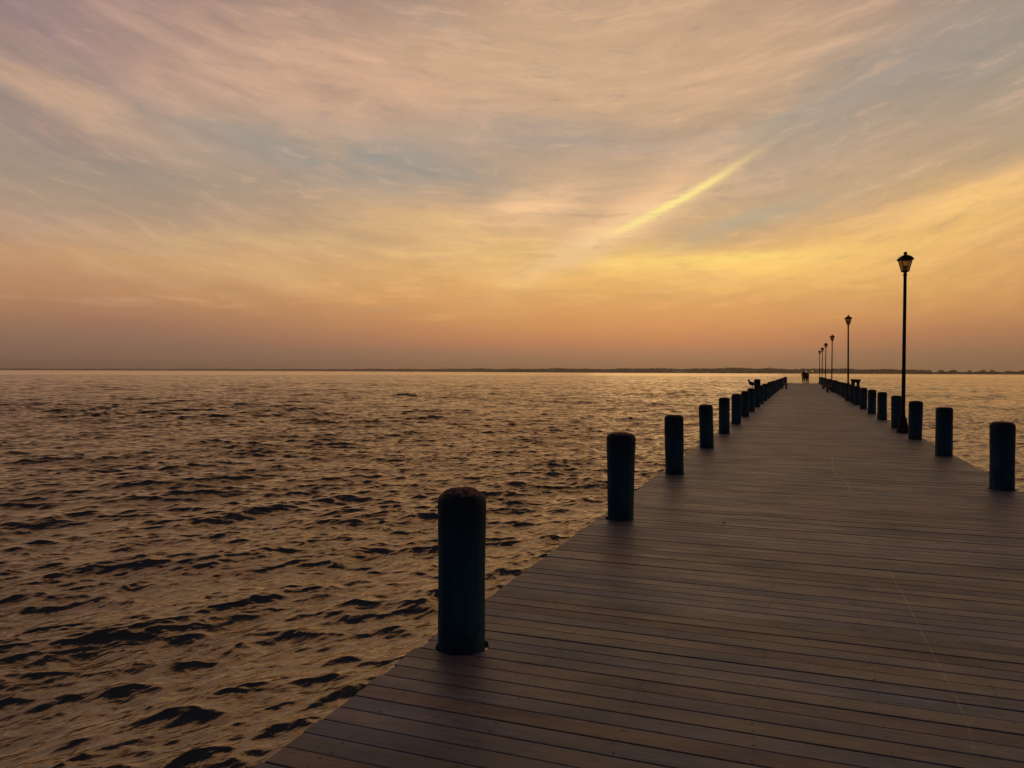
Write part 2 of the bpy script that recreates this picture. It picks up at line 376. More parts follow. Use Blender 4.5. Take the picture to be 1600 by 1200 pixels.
# ------------------------------------------------------------------ water (real displaced waves)
def make_water():
    rng = np.random.default_rng(5)
    # radii
    rs = [1.2]
    while rs[-1] < 9000:
        r = rs[-1]
        if r < 4: d = .25
        elif r < 16: d = .030
        elif r < 60: d = .030*(r/16)**1.08
        elif r < 300: d = .126*(r/60)**1.0
        elif r < 520: d = .63
        else: d = min(.63*(r/520)**4, r*.03)
        rs.append(r+d)
    rs = np.array(rs)
    # bearings, measured to the right of the camera bearing
    dense = np.linspace(-R(42), R(40), 1500)
    coarse = np.linspace(R(40), 2*math.pi-R(42), 160)[1:-1]
    an = np.concatenate([dense, coarse]); nA, nR = len(an), len(rs)
    bear = TH - an                      # x = -sin, y = cos
    X = (-np.sin(bear))[None, :]*rs[:, None]; Y = np.cos(bear)[None, :]*rs[:, None]
    dr = np.gradient(rs)[:, None]*np.ones((1, nA)); dl = rs[:, None]*np.gradient(an)[None, :]
    gs = np.maximum(dr*1.0, dl*1.0)
    dX = np.zeros_like(X); dY = np.zeros_like(X); dZ = np.zeros_like(X); s2 = np.zeros_like(X)
    NW = 230
    lam = np.exp(rng.uniform(np.log(.10), np.log(6.0), NW)); lam.sort()
    A0 = R(-34)                          # travel direction relative to the camera bearing
    # slow gust patches
    def lf(a, b, ph, l): return np.sin(2*math.pi*(X*a+Y*b)/l+ph)
    gust = 1 + .08*lf(.8, .6, 1, 13)*lf(-.5, .85, 2, 21) + .08*lf(.3, .95, 4, 47) + .10*lf(.95, -.2, 5, 83)*lf(.2, .9, .4, 31) + .14*lf(.5, .8, 2, 190)*lf(-.4, .9, 1.4, 71)
    for l in lam:
        spread = R(20) if l > 1.2 else R(36)
        A = A0 + rng.normal()*spread
        bb = TH - A; kx, ky = -math.sin(bb), math.cos(bb); k = 2*math.pi/l
        wgt = np.interp(np.log(l), np.log([.1, .2, .4, 1., 2.2, 4., 6.]), [1.05, 1.3, 1.35, 1.15, 1.0, .68, .3])
        s = .235*math.sqrt(2/NW)*wgt*(0.7+.6*rng.random())
        amp = s/k
        fade = np.clip((l/gs-1.7)/2.0, 0, 1); fade = fade*fade*(3-2*fade)
        s2 += .5*s*s*(1-fade**2)
        live = np.nonzero(fade.max(axis=1) > 0)[0]
        n_ = live[-1]+1 if len(live) else 0
        ph = (k*(kx*X[:n_]+ky*Y[:n_])+rng.uniform(0, 6.283)).astype(np.float32)
        ca = (amp*fade[:n_]*gust[:n_]).astype(np.float32)
        dZ[:n_] += ca*np.cos(ph); h = ca*np.sin(ph)*1.5
        dX[:n_] -= h*kx; dY[:n_] -= h*ky
    X2, Y2 = X+dX, Y+dY
    co = np.stack([X2, Y2, WZ+dZ], -1).reshape(-1, 3).astype(np.float32)
    idx = np.arange(nR*nA).reshape(nR, nA)
    nx = np.roll(idx, -1, axis=1)
    q = np.stack([idx[:-1], nx[:-1], nx[1:], idx[1:]], -1).reshape(-1, 4)
    me = bpy.data.meshes.new('water')
    me.vertices.add(len(co)); me.vertices.foreach_set('co', co.ravel())
    me.loops.add(q.size); me.loops.foreach_set('vertex_index', q.ravel().astype(np.int32))
    me.polygons.add(len(q)); me.polygons.foreach_set('loop_start', np.arange(0, q.size, 4, dtype=np.int32))
    me.polygons.foreach_set('use_smooth', np.ones(len(q), bool))
    at = me.attributes.new('rough', 'FLOAT', 'POINT')
    al = np.sqrt(2*s2); ro = np.sqrt(np.clip(al, 0, 1))
    at.data.foreach_set('value', ro.ravel().astype(np.float32))
    me.update(calc_edges=True)
    m, g, p = mat('bay_water', (.010, .011, .009), .1)
    ra = N(g, g.n('ShaderNodeAttribute', attribute_name='rough').outputs['Fac'])
    rgh = g.m('MINIMUM', g.m('MAXIMUM', ra*.7, .05), .23)
    c = objc(g); x, y, z = g.sep(c)
    ct, stt = math.cos(TH+R(46)), math.sin(TH+R(46))
    xa = x*ct + y*stt; ya = y*ct - x*stt
    n = g.noise(g.xyz(xa*5., ya*10., z*3.), 1., 6, .62)
    n2 = g.noise(g.xyz(xa*.45, ya*1.0, 0.), 1., 7, .66)
    far = g.rng(ra, .18, .42)
    n5 = g.noise(g.xyz(xa*.09, ya*.30, 0.), 1., 5, .6)
    n6 = g.noise(g.xyz(xa*1.0 + n2*.6, ya*2.0 + n2*.5, 3.), 1., 3, .55)
    n7 = g.noise(g.xyz(xa*3.0 + n2*.8, ya*4.8, 7.), 1., 3, .6)
    ridge = (1. - g.m('ABSOLUTE', n6-.5)*4.)*.030 + (1. - g.m('ABSOLUTE', n7-.5)*4.)*.009
    bump(g, p, n*.002 + n2*.012 + ridge*.62 + n5*.5*far, 1., 1.)
    nb = p.inputs['Normal'].links[0].from_socket
    fr = g.n('ShaderNodeFresnel'); fr.inputs[0].default_value = 2.3
    gl_ = g.n('ShaderNodeBsdfGlossy'); gl_.inputs['Color'].default_value = (1, .86, .66, 1); g.put(gl_.inputs['Roughness'], rgh); g.nt.links.new(nb, gl_.inputs['Normal'])
    di = g.n('ShaderNodeBsdfDiffuse'); di.inputs[0].default_value = (.012, .012, .009, 1)
    mx = g.n('ShaderNodeMixShader'); g.nt.links.new(fr.outputs[0], mx.inputs[0]); g.nt.links.new(di.outputs[0], mx.inputs[1]); g.nt.links.new(gl_.outputs[0], mx.inputs[2])
    g.nt.nodes.remove(p); out = [q for q in g.nt.nodes if q.type == 'OUTPUT_MATERIAL'][0]; g.nt.links.new(mx.outputs[0], out.inputs[0])
    o = link('water', me, (m,)); tag(o, kind='structure'); o['label'] = 'choppy brown bay water'
    return o
w = make_water(); del w['label']

# sea bed far below so the sheet is closed off
# ------------------------------------------------------------------ pier
LX, RX = -2.11, 2.88
LP, RP = -1.885, 2.68
PY0 = 4.19; STEP = 4.17
left_y = [4.19, 8.47, 12.54, 17.03, 21.14, 25.23, 29.45, 33.42, 37.7, 41.9]
right_y = [12.57, 17.23, 21.20, 25.28, 29.5, 33.62, 37.8, 42.2]
while left_y[-1] < 114: left_y.append(left_y[-1]+STEP)
while right_y[-1] < 114: right_y.append(right_y[-1]+STEP)
END = left_y[-1]+1.9
piles = [(LP, y, .165) for y in left_y]+[(RP, y, .178) for y in right_y]+[(RP, 8.4, .178), (RP, 4.2, .178), (LP, 0., .165), (RP, 0., .178)]
piles = piles[:-4]
pier = empty('pier', (0, 0, 0), 'long weathered timber pier of cross planks running out over the bay', 'pier')
def make_deck():
    rnd = random.Random(3)
    V, Fc, att, mi = [], [], [], []
    y = -4.2; i = 0
    T = .040
    joists = [LX+.22+k*(RX-LX-.44)/8 for k in range(9)]
    def strip(xa, xb, prof, zo, val, nseg, cut_a, cut_b, wob):
        # xa/xb: end x ; cut_a/cut_b: (cx, cy, r) arcs replacing the end
        base = len(V); n = len(prof)
        for s in range(nseg+1):
            t = s/nseg
            for (py, pz) in prof:
                a, b = xa, xb
                if cut_a:
                    cx, cy, r = cut_a; dd = r*r-(py-cy)**2; a = cx+math.sqrt(dd) if dd > 0 else cx
                if cut_b:
                    cx, cy, r = cut_b; dd = r*r-(py-cy)**2; b = cx-math.sqrt(dd) if dd > 0 else cx
                xx = a+(b-a)*t
                V.append((xx, py+wob[0]*math.sin(xx*1.1+wob[1])+wob[2]*(xx-.4), pz+zo+wob[3]*math.sin(xx*.9+wob[4])))
        for s in range(nseg):
            for k in range(n):
                a0 = base+s*n+k; a1 = base+s*n+(k+1) % n
                Fc.append((a0, a0+n, a1+n, a1)); att.append(val); mi.append(0)
        Fc.append(tuple(base+k for k in range(n))); att.append(val); mi.append(0)
        Fc.append(tuple(base+nseg*n+k for k in range(n))[::-1]); att.append(val); mi.append(0)
    while y < END:
        g1 = rnd.uniform(.0025, .006) if rnd.random() < .75 else rnd.uniform(.006, .010)
        y0, y1 = y+g1/2, y+PITCHB-g1/2
        c = .0035
        prof = [(y0, -T), (y1, -T), (y1, -c), (y1-c, 0), (y0+c, 0), (y0, -c)]
        xl, xr = LX+rnd.gauss(0, .008), RX+rnd.gauss(0, .008)
        if rnd.random() < .1: xl -= rnd.uniform(0, .02)
        val = rnd.random(); zo = rnd.uniform(-.0016, .0016)
        near = y < 30
        wob = (rnd.uniform(0, .0013), rnd.uniform(0, 6), rnd.uniform(-.0004, .0004), rnd.uniform(.0, .0014), rnd.uniform(0, 6)) if near else (0, 0, 0, 0, 0)
        lc = rc = None
        for (cx, cy, r) in piles:
            if y1 > cy-r and y0 < cy+r:
                if cx < 0: lc = (cx, cy, r)
                else: rc = (cx, cy, r)
        ns = 14 if near else 2
        # a tiny offset keeps vertices off zero
        if lc or rc:
            ny = 10; ins = [(y0+(y1-y0)*k/ny) for k in range(1, ny)]
            prof = [(y0, -T)]+[(v, -T) for v in ins]+[(y1, -T), (y1, -c), (y1-c, 0)]+[(v, 0) for v in ins[::-1]]+[(y0+c, 0), (y0, -c)]
        if lc: strip(xl, 0, prof, zo, val, 1, None, lc, wob)
        if rc: strip(0, xr, prof, zo, val, 1, rc, None, wob)
        strip(xl, xr, prof, zo, val, ns, lc, rc, wob)
        # screws: two per joist on the boards near the walker
        if y < 16:
            for jx in joists:
                for e in (.028, PITCHB-.028):
                    if rnd.random() < .22: continue
                    sx, sy = jx+rnd.uniform(-.012, .012), y+e+rnd.uniform(-.005, .005)
                    if any(math.hypot(sx-p[0], sy-p[1]) < p[2]+.02 for p in piles): continue
                    zz = zo+.0016; b = len(V); r = rnd.uniform(.0052, .0075)
                    for k in range(8): V.append((sx+r*math.cos(k*math.pi/4), sy+r*math.sin(k*math.pi/4), zz))
                    Fc.append(tuple(range(b, b+8))); att.append(0); mi.append(1)
        y += PITCHB; i += 1
    me = bpy.data.meshes.new('deck'); me.from_pydata(V, [], Fc)
    a = me.attributes.new('plank', 'FLOAT', 'FACE'); a.data.foreach_set('value', att)
    me.polygons.foreach_set('material_index', mi)
    bm = bmesh.new(); bm.from_mesh(me); bmesh.ops.recalc_face_normals(bm, faces=[f for f in bm.faces if f.material_index == 0])
    for f in bm.faces:
        if f.material_index > 0 and f.normal.z < 0: f.normal_flip()
    bm.to_mesh(me); bm.free()
    return link('deck', me, (M['deck'], M['screw']), pier)
make_deck()
for fx in (LX+.05, RX-.05):
    bm = bmesh.new(); box(bm, (fx-.02, -4.1, -.29), (fx+.02, END-.03, -.043), .004); from_bm('fascia_beam', bm, M['beam'], pier)
for k in range(7):
    fx = LX+.42+k*(RX-LX-.84)/6
    bm = bmesh.new(); box(bm, (fx-.035, -4.1, -.28), (fx+.035, END-.05, -.042)); from_bm('stringer', bm, M['beam'], pier)
for yy in left_y:
    bm = bmesh.new(); box(bm, (LX+.1, yy+.17, -.56), (RX-.1, yy+.33, -.292), .008); from_bm('cap_beam', bm, M['beam'], pier)

# ------------------------------------------------------------------ piles
def pile_meshes(seed, rb, rtop, h, dome=.035):
    rnd = random.Random(seed)
    ph = [rnd.uniform(0, 6.28) for _ in range(8)]
    seg = 40
    def jit(i, z):
        t = 2*math.pi*i/seg
        return .0035*math.sin(2*t+ph[0]+z*1.2)+.002*math.sin(5*t+ph[1]-z)+.0012*math.sin(11*t+ph[2]+z*3)+.0015*math.sin(z*7+ph[3])
    prof = [(rb*1.02, -3.6), (rb*1.01, -1.6), (rb, -.1), (rb, .15)]
    for k in range(1, 7):
        t = k/6; prof.append((rb+(rtop-rb)*t, .15+(h-.05-.15)*t))
    prof += [(rtop-.004, h-.026), (rtop-.014, h-.010), (rtop-.028, h)]
    bm = bmesh.new(); lathe(bm, prof, seg, jit=jit, cap=False)
    me = bpy.data.meshes.new('post'); bm.to_mesh(me); bm.free()
    me.polygons.foreach_set('use_smooth', [True]*len(me.polygons)); me.materials.append(M['pile'])
    bm = bmesh.new()
    def j2(i, z): return jit(i, h)*(.8) + (rnd.uniform(-.006, .006) if z > h+.004 else 0)
    rr = rtop-.028
    rings = lathe(bm, [(rr+.0005, h-.004), (rr-.002, h+.004), (rr*.86, h+dome*.45), (rr*.66, h+dome*.78), (rr*.42, h+dome*.95), (rr*.2, h+dome)], seg, jit=j2, cap=False)
    for rg in rings[1:]:
        for v in rg: v.co.z += rnd.uniform(-.0035, .0035)
    bm.faces.new(rings[-1])
    mc = bpy.data.meshes.new('worn_top'); bm.to_mesh(mc); bm.free(); mc.materials.append(M['end'])
    return me, mc
VAR = [pile_meshes(s, rb, rtp, h, dm) for s, rb, rtp, h, dm in
       [(1, .137, .142, .915, .034), (2, .143, .158, .945, .018), (3, .143, .152, .935, .012), (4, .145, .147, .925, .012), (5, .141, .148, .945, .014),
        (6, .158, .158, .94, .016), (7, .150, .152, .95, .008), (8, .148, .158, .93, .014), (9, .140, .146, 1.30, .006)]]
ORD = 'first second third fourth fifth sixth seventh eighth ninth tenth eleventh twelfth thirteenth fourteenth fifteenth sixteenth seventeenth eighteenth nineteenth twentieth'.split()
TENS = ['twenty-'+o for o in ORD[:9]]+['thirtieth']
ORD = ORD+TENS
def pile(x, y, var, lean, label, group, rz, hs=1.):
    e = empty('timber_pile', (x, y, 0), label, 'pile', group, rz)
    e.rotation_euler = (R(lean[1]), R(lean[0]), rz); e.rotation_mode = 'XYZ'
    e.scale.z = hs
    for me, nm in zip(VAR[var], ('post', 'worn_top')):
        o = bpy.data.objects.new(nm, me); C.objects.link(o); o.parent = e
    return e
rp = random.Random(8)
lv = {0: (0, (.3, 0)), 1: (1, (.2, 0)), 2: (2, (-1.3, 0)), 3: (3, (-1.9, .3)), 4: (4, (-.3, 0)), 5: (2, (.1, 0)), 6: (3, (.5, 0)), 7: (1, (0, 0)), 8: (8, (0, 0))}
ll = {0: 'nearest blue-black round pile on the left edge, rough brown crown on top',
      1: 'second blue-black pile from the camera on the left edge, slightly wider at its top',
      2: 'third pile from the camera on the left edge, leaning slightly out over the water',
      3: 'fourth pile from the camera on the left edge, tilted outward with a flat top',
      7: 'eighth pile from the camera on the left edge, with a gull standing on it',
      8: 'tall pile on the left edge just behind the gull, standing above its neighbours'}
for i, y in enumerate(left_y):
    var, lean = lv.get(i, (rp.choice([1, 2, 3, 4]), (rp.uniform(-.6, .6), rp.uniform(-.4, .4))))
    last = i == len(left_y)-1
    lab = ll.get(i) or ('last dark pile at the far end of the left edge, beyond the bench' if last else 'dark timber pile, %s from the camera along the left edge' % ORD[i])
    pile(LP+rp.uniform(-.012, .012), y, var, lean, lab, 'timber piles along the left edge of the pier', 0, 1. if i < 9 else rp.uniform(.97, 1.03))
rv = {0: (5, (-.2, 0)), 1: (6, (.2, 0)), 2: (7, (.6, 0)), 3: (4, (-.8, 0)), 4: (6, (-.3, 0)), 5: (5, (.2, 0))}
rl = {0: 'nearest thick dark pile on the right edge, at the right side of the photo',
      1: 'second dark pile from the camera on the right edge, flat topped',
      2: 'dark pile on the right edge just in front of the nearest street lamp',
      3: 'dark pile on the right edge just behind the nearest street lamp'}
for i, y in enumerate(right_y):
    var, lean = rv.get(i, (rp.choice([5, 6, 7]), (rp.uniform(-.6, .6), rp.uniform(-.4, .4))))
    last = i == len(right_y)-1
    lab = rl.get(i) or ('last dark pile at the far end of the right edge' if last else 'dark timber pile, %s from the camera along the right edge' % ORD[i])
    pile(RP+rp.uniform(-.012, .012), y, var, lean, lab, 'timber piles along the right edge of the pier', 0, 1. if i < 8 else rp.uniform(.97, 1.03))

# ------------------------------------------------------------------ lamps
def make_lamp():
    e = empty('street_lamp', (0, 0, 0), 'nearest and tallest looking lantern street lamp, standing between two piles on the right edge', 'street lamp', 'lantern street lamps along the right edge')
    bm = bmesh.new(); lathe(bm, [(.165, 0.0), (.165, .05), (.150, .075), (.120, .22), (.085, .38), (.075, .42), (.060, .455)], 8, rot=R(22.5)); from_bm('base', bm, M['iron'], e)
    bm = bmesh.new(); lathe(bm, [(.052, .44), (.056, .50), (.050, .55), (.049, 1.2), (.044, 2.6), (.040, 4.25), (.052, 4.27), (.052, 4.30), (.036, 4.33), (.036, 4.36)], 14); from_bm('pole', bm, M['iron'], e, True)
    hd = bpy.data.objects.new('lantern', bpy.data.meshes.new('lantern')); bm = bmesh.new()
    z0, z1 = 4.385, 4.70; wb, wt = .070, .132
    lathe(bm, [(.05, 4.35), (.07, 4.365), (.075, z0-.004)], 12)
    # bottom and top rings of the frame
    def sq(w, z): return [Vector((sx*w, sy*w, z)) for sx, sy in ((-1, -1), (1, -1), (1, 1), (-1, 1))]
    for w, z, t in ((wb, z0, .018), (wt, z1, .02)):
        c = sq(w, z)
        for i in range(4): tube(bm, [c[i], c[(i+1) % 4]], t*.75, 6)
    for p, q in zip(sq(wb, z0), sq(wt, z1)): tube(bm, [p, q], .013, 6)
    box(bm, (-wb, -wb, z0-.014), (wb, wb, z0+.004))
    me = hd.data; bm.to_mesh(me); bm.free(); me.materials.append(M['iron']); C.objects.link(hd); hd.parent = e
    bm = bmesh.new(); rr = R(45); q2 = math.sqrt(2)
    lathe(bm, [(.165*q2, 4.685), (.168*q2, 4.705), (.145*q2, 4.745), (.108*q2, 4.785), (.066*q2, 4.815), (.034*q2, 4.825), (.030*q2, 4.84), (.036*q2, 4.895), (.022*q2, 4.91)], 4, rot=rr)
    from_bm('roof', bm, M['iron'], hd)
    bm = bmesh.new(); a, b = sq(wb-.006, z0+.008), sq(wt-.008, z1-.004)
    for i in range(4):
        vs = [bm.verts.new(v) for v in (a[i], a[(i+1) % 4], b[(i+1) % 4], b[i])]; bm.faces.new(vs)
    bmesh.ops.solidify(bm, geom=list(bm.faces), thickness=.003)
    from_bm('glass_pane', bm, M['glass'], hd)
    bm = bmesh.new(); lathe(bm, [(.022, z0+.004), (.026, z0+.06), (.034, z0+.075), (.040, z0+.12), (.022, z0+.16), (.006, z0+.17)], 12); from_bm('bulb', bm, M['iron'], hd, True)
    return e
lamp = make_lamp()
LY = [23.3, 47.8, 72.3, 90., 103.5, END-.9]
ld = ['second street lamp from the camera, beside the raised two-post stand', 'third lantern street lamp from the camera on the right edge',
      'fourth lantern street lamp from the camera, fairly small in the distance', 'fifth lantern street lamp from the camera, second smallest in the row', 'farthest and smallest looking lantern street lamp at the pier end']
lamp.location = (2.635, LY[0], 0); lamp.rotation_euler = (R(.2), R(.05), R(14))
for i, y in enumerate(LY[1:]):
    o = dup(lamp, (2.58, y, 0), ld[i], rz=R(14+7*i)); o.scale = (1, 1, (1, 1, .985, .965, .965)[i]); o.rotation_euler.x = R((-.3, .2, -.1, .1, 0)[i]); o.rotation_euler.y = R((-.35, 0, .2, -.1, .1)[i])

# ------------------------------------------------------------------ benches
def make_bench():
    e = empty('bench', (0, 0, 0), '', 'bench', 'slatted benches near the far end')
    bm = bmesh.new()
    for k in range(4): box(bm, (.02+k*.115, -.85, .42), (.12+k*.115, .85, .455), .004)
    from_bm('seat', bm, M['bench'], e)
    bm = bmesh.new()
    for k in range(3): box(bm, (-.045, -.85, .56+k*.105), (-.015, .85, .65+k*.105), .004)
    from_bm('backrest', bm, M['bench'], e)
    for s in (-.62, .62):
        bm = bmesh.new()
        box(bm, (.30, s-.05, 0), (.44, s+.05, .36), .006); box(bm, (-.02, s-.05, 0), (.07, s+.05, .36), .006)
        box(bm, (-.01, s-.045, .35), (.47, s+.045, .417), .004); box(bm, (-.013, s-.04, .40), (.018, s+.04, .86), .003)
        from_bm('leg', bm, M['bench'], e)
    return e
be = make_bench(); be.location = (-1.62, 79.2, 0); be['label'] = 'low slatted bench by the left row of piles near the far end'
dup(be, (2.47, 79.4, 0), 'farther of the two slatted benches against the right row of piles', rz=math.pi)
dup(be, (2.47, 67.8, 0), 'nearer of the two slatted benches against the right row of piles', rz=math.pi)

# ------------------------------------------------------------------ raised two-post stand by the second lamp
e = empty('post_stand', (2.74, 44.2, 0), 'dark raised stand with flared top on two posts, beside the second lamp', 'stand', rz=R(-2))
for x0, x1 in ((-.215, -.035), (.045, .185)):
    bm = bmesh.new(); box(bm, (x0, -.08, -.9), (x1, .08, 1.19), .006); from_bm('post', bm, M['wetpile'], e)
bm = bmesh.new()
vs = []
for (w, d, z) in ((.20, .10, 1.10), (.245, .17, 1.24), (.25, .18, 1.275)):
    vs.append([bm.verts.new((sx*w, sy*d, z+(-.014 if sx > 0 else .008))) for sx, sy in ((-1, -1), (1, -1), (1, 1), (-1, 1))])
for q, w in zip(vs, vs[1:]):
    for i in range(4): bm.faces.new((q[i], q[(i+1) % 4], w[(i+1) % 4], w[i]))
bm.faces.new(vs[0][::-1]); bm.faces.new(vs[-1]); from_bm('tray', bm, M['wetpile'], e)

# ------------------------------------------------------------------ people
def person(x, y, rz, h, label, coat, legs, hairm, lean=0., stride=.06):
    e = empty('person', (x, y, 0), label, 'person', rz=rz); e.scale = (h/1.75,)*3; e.rotation_euler.y = R(lean)
    # facing +Y (away); body: pelvis root
    P = [(0, 0, .95), (0, 0, 1.12), (0, .01, 1.30), (0, 0, 1.43), (0, 0, 1.50), (0, .01, 1.60), (0, .02, 1.69),
         (-.10, 0, .90), (-.11, .03+stride, .50), (-.11, -.02+stride, .09), (-.12, .13+stride, .035),
         (.10, 0, .90), (.11, .03-stride, .50), (.11, -.03-stride, .09), (.12, .12-stride, .035),
         (-.18, 0, 1.40), (-.26, -.02, 1.14), (-.25, .08, .90), (-.245, .11, .80),
         (.18, 0, 1.40), (.26, -.02, 1.14), (.25, .08, .90), (.245, .11, .80)]
    Ed = [(0, 1), (1, 2), (2, 3), (3, 4), (4, 5), (5, 6), (0, 7), (7, 8), (8, 9), (9, 10), (0, 11), (11, 12), (12, 13), (13, 14),
          (3, 15), (15, 16), (16, 17), (17, 18), (3, 19), (19, 20), (20, 21), (21, 22)]
    for wi, sx in ((18, -1), (22, 1)):
        b0 = len(P); P.append((sx*.247, .118, .755)); Ed.append((wi, b0))
        for fi, (dy, ln) in enumerate(((-.028, .062), (-.010, .074), (.009, .070), (.027, .055))):
            P += [(sx*(.250), .118+dy, .722), (sx*.240, .122+dy, .722-ln*.9)]; Ed += [(b0, len(P)-2), (len(P)-2, len(P)-1)]
        P.append((sx*.228, .155, .752)); Ed.append((b0, len(P)-1))
    rad = [(.15, .11), (.14, .10), (.16, .11), (.12, .09), .055, (.075, .092), (.07, .085), .085, .055, .038, .035, .085, .055, .038, .035,
           .055, .042, .032, .026, .055, .042, .032, .026]
    rad = rad + ([(.026, .018)] + [.010, .007]*4 + [.010])*2
    for sx, st_ in ((-1, stride), (1, -stride)):
        bm = bmesh.new(); ay = -.02*1+st_
        tube(bm, [(sx*.115, ay-.075, .035), (sx*.115, ay-.05, .052), (sx*.115, ay+.01, .062), (sx*.12, ay+.09, .044), (sx*.123, ay+.16, .034), (sx*.125, ay+.19, .026)], [.02, .045, .050, .044, .040, .016], 12)
        for v in bm.verts: v.co.z = max(v.co.z, .002)
        from_bm('shoe', bm, M['screw'], e, True)
    skin('body', P, Ed, rad, M['skin'], e)
    # jacket
    J = [(0, 0, .88), (0, 0, 1.10), (0, .0, 1.30), (0, 0, 1.42), (0, 0, 1.475), (-.18, 0, 1.405), (-.265, -.02, 1.14), (-.255, .075, .92), (.18, 0, 1.405), (.265, -.02, 1.14), (.255, .075, .92)]
    skin('jacket', J, [(0, 1), (1, 2), (2, 3), (3, 4), (3, 5), (5, 6), (6, 7), (3, 8), (8, 9), (9, 10)],
         [(.185, .15), (.175, .14), (.19, .14), (.15, .12), .08, .08, .068, .052, .08, .068, .052], coat, e)
    T = [(0, 0, .96), (-.10, 0, .88), (-.11, .03+stride, .50), (-.11, -.02+stride, .10), (.10, 0, .88), (.11, .03-stride, .50), (.11, -.03-stride, .10)]
    skin('trousers', T, [(0, 1), (1, 2), (2, 3), (0, 4), (4, 5), (5, 6)], [(.16, .13), .12, .098, .080, .12, .098, .080], legs, e)
    skin('hair', [(0, -.01, 1.72), (0, -.04, 1.64), (0, -.045, 1.57)], [(0, 1), (1, 2)], [(.082, .085), (.088, .075), (.06, .045)], hairm, e)
    # face: nose, ears as child
    bm = bmesh.new(); lathe(bm, [(.013, 1.585), (.017, 1.60), (.010, 1.635), (.004, 1.65)], 8, 0, .112); from_bm('nose', bm, M['skin'], e, True)
    for sx in (-1, 1):
        bm = bmesh.new(); bmesh.ops.create_icosphere(bm, subdivisions=1, radius=1)
        for v in bm.verts: v.co = Vector((sx*.084+v.co.x*.012, .01+v.co.y*.02, 1.615+v.co.z*.032))
        from_bm('ear', bm, M['skin'], e, True)
    return e
PYY = END-1.6; FAT = 1.07
person(.50, PYY, R(8), 1.86, 'left person of the couple at the pier end, dark jacket and dark trousers', M['jacket'], M['trousers'], M['hair'], 0, .07)
person(1.0, PYY+.1, R(-4), 1.74, 'right person of the couple at the pier end, dark jacket over pale trousers, leaning in', M['jacket2'], M['shorts'], M['hair'], -4, .03)

FAT = 1.
# ------------------------------------------------------------------ gull on the pile
def gull(loc, rz, s=1.):
    e = empty('gull', loc, 'grey gull standing on a dark pile on the left edge, facing left', 'gull', rz=rz); e.scale = (s,)*3
    # facing -X
    bm = bmesh.new()
    tube(bm, [(.21, 0, .168), (.15, 0, .171), (.08, 0, .177), (.01, 0, .183), (-.045, 0, .193), (-.082, 0, .216), (-.098, 0, .248), (-.106, 0, .278), (-.118, 0, .302), (-.138, 0, .314), (-.154, 0, .313), (-.162, 0, .311)],
         [.010, .032, .058, .074, .072, .056, .041, .036, .038, .033, .018, .006], 14)
    from_bm('body', bm, M['gullpale'], e, True)
    for sy in (-1, 1):
        bm = bmesh.new(); r = [bm.verts.new(v) for v in ((-.055, sy*.062, .205), (.0, sy*.058, .232), (.09, sy*.048, .212), (.245, sy*.012, .166), (.12, sy*.046, .158), (.0, sy*.070, .160))]
        bm.faces.new(r); bmesh.ops.solidify(bm, geom=list(bm.faces), thickness=.012); from_bm('wing', bm, M['gull'], e)
        bm = bmesh.new(); tube(bm, [(.01, sy*.025, .12), (.012, sy*.025, .06), (0, sy*.026, .006)], .0065, 6)
        tube(bm, [(0, sy*.026, .006), (-.045, sy*.026, .004)], [.008, .004], 5); tube(bm, [(0, sy*.026, .006), (-.035, sy*.026+.02, .004)], [.006, .003], 5); tube(bm, [(0, sy*.026, .006), (-.035, sy*.026-.02, .004)], [.006, .003], 5)
        from_bm('leg', bm, M['beak'], e)
        bm = bmesh.new(); bmesh.ops.create_icosphere(bm, subdivisions=1, radius=.005, matrix=Matrix.Translation((-.136, sy*.031, .324))); from_bm('eye', bm, M['screw'], e)
    bm = bmesh.new(); tube(bm, [(-.155, 0, .313), (-.180, 0, .309), (-.196, 0, .300)], [.012, .010, .004], 8); from_bm('beak', bm, M['beak'], e)
    bm = bmesh.new(); r = [bm.verts.new(v) for v in ((.13, -.03, .17), (.245, -.03, .152), (.245, .03, .152), (.13, .03, .17))]; bm.faces.new(r)
    bmesh.ops.solidify(bm, geom=list(bm.faces), thickness=.010); from_bm('tail', bm, M['gulldark'], e)
    return e
gl = gull((LP+.02, 33.42, .945), R(16), 1.12)
# birds in flight
def flyer(px, py, dist, span, label, rz):
    d = (fw*1200+r2*(px-800)-u2*(py-600)).normalized(); L = Vector((0, 0, H))+d*dist
    e = empty('flying_gull', L, label, 'gull', 'gulls in flight', rz)
    bm = bmesh.new(); tube(bm, [(-.28, 0, .01), (-.24, 0, .02), (-.16, 0, .012), (-.04, 0, 0), (.08, 0, 0), (.18, 0, -.005), (.28, 0, -.01)], [.006, .032, .042, .068, .06, .035, .01], 10); from_bm('body', bm, M['gulldark'], e, True)
    for sy in (-1, 1):
        bm = bmesh.new(); pts = [(-.10, 0, .02), (-.13, .30, .12), (-.02, .66, .04), (.06, .62, .035), (.03, .30, .105), (.09, 0, .015)]
        bm.faces.new([bm.verts.new((p[0], p[1]*sy*span, p[2])) for p in pts]); bmesh.ops.solidify(bm, geom=list(bm.faces), thickness=.012)
        from_bm('wing', bm, M['gulldark'], e)
    return e
flyer(1324, 480.6, 420, 1., 'tiny gull flying just above the second lamp', R(-70))
flyer(838, 536, 480, 1., 'tiny gull flying low over the water near the centre', R(-95))

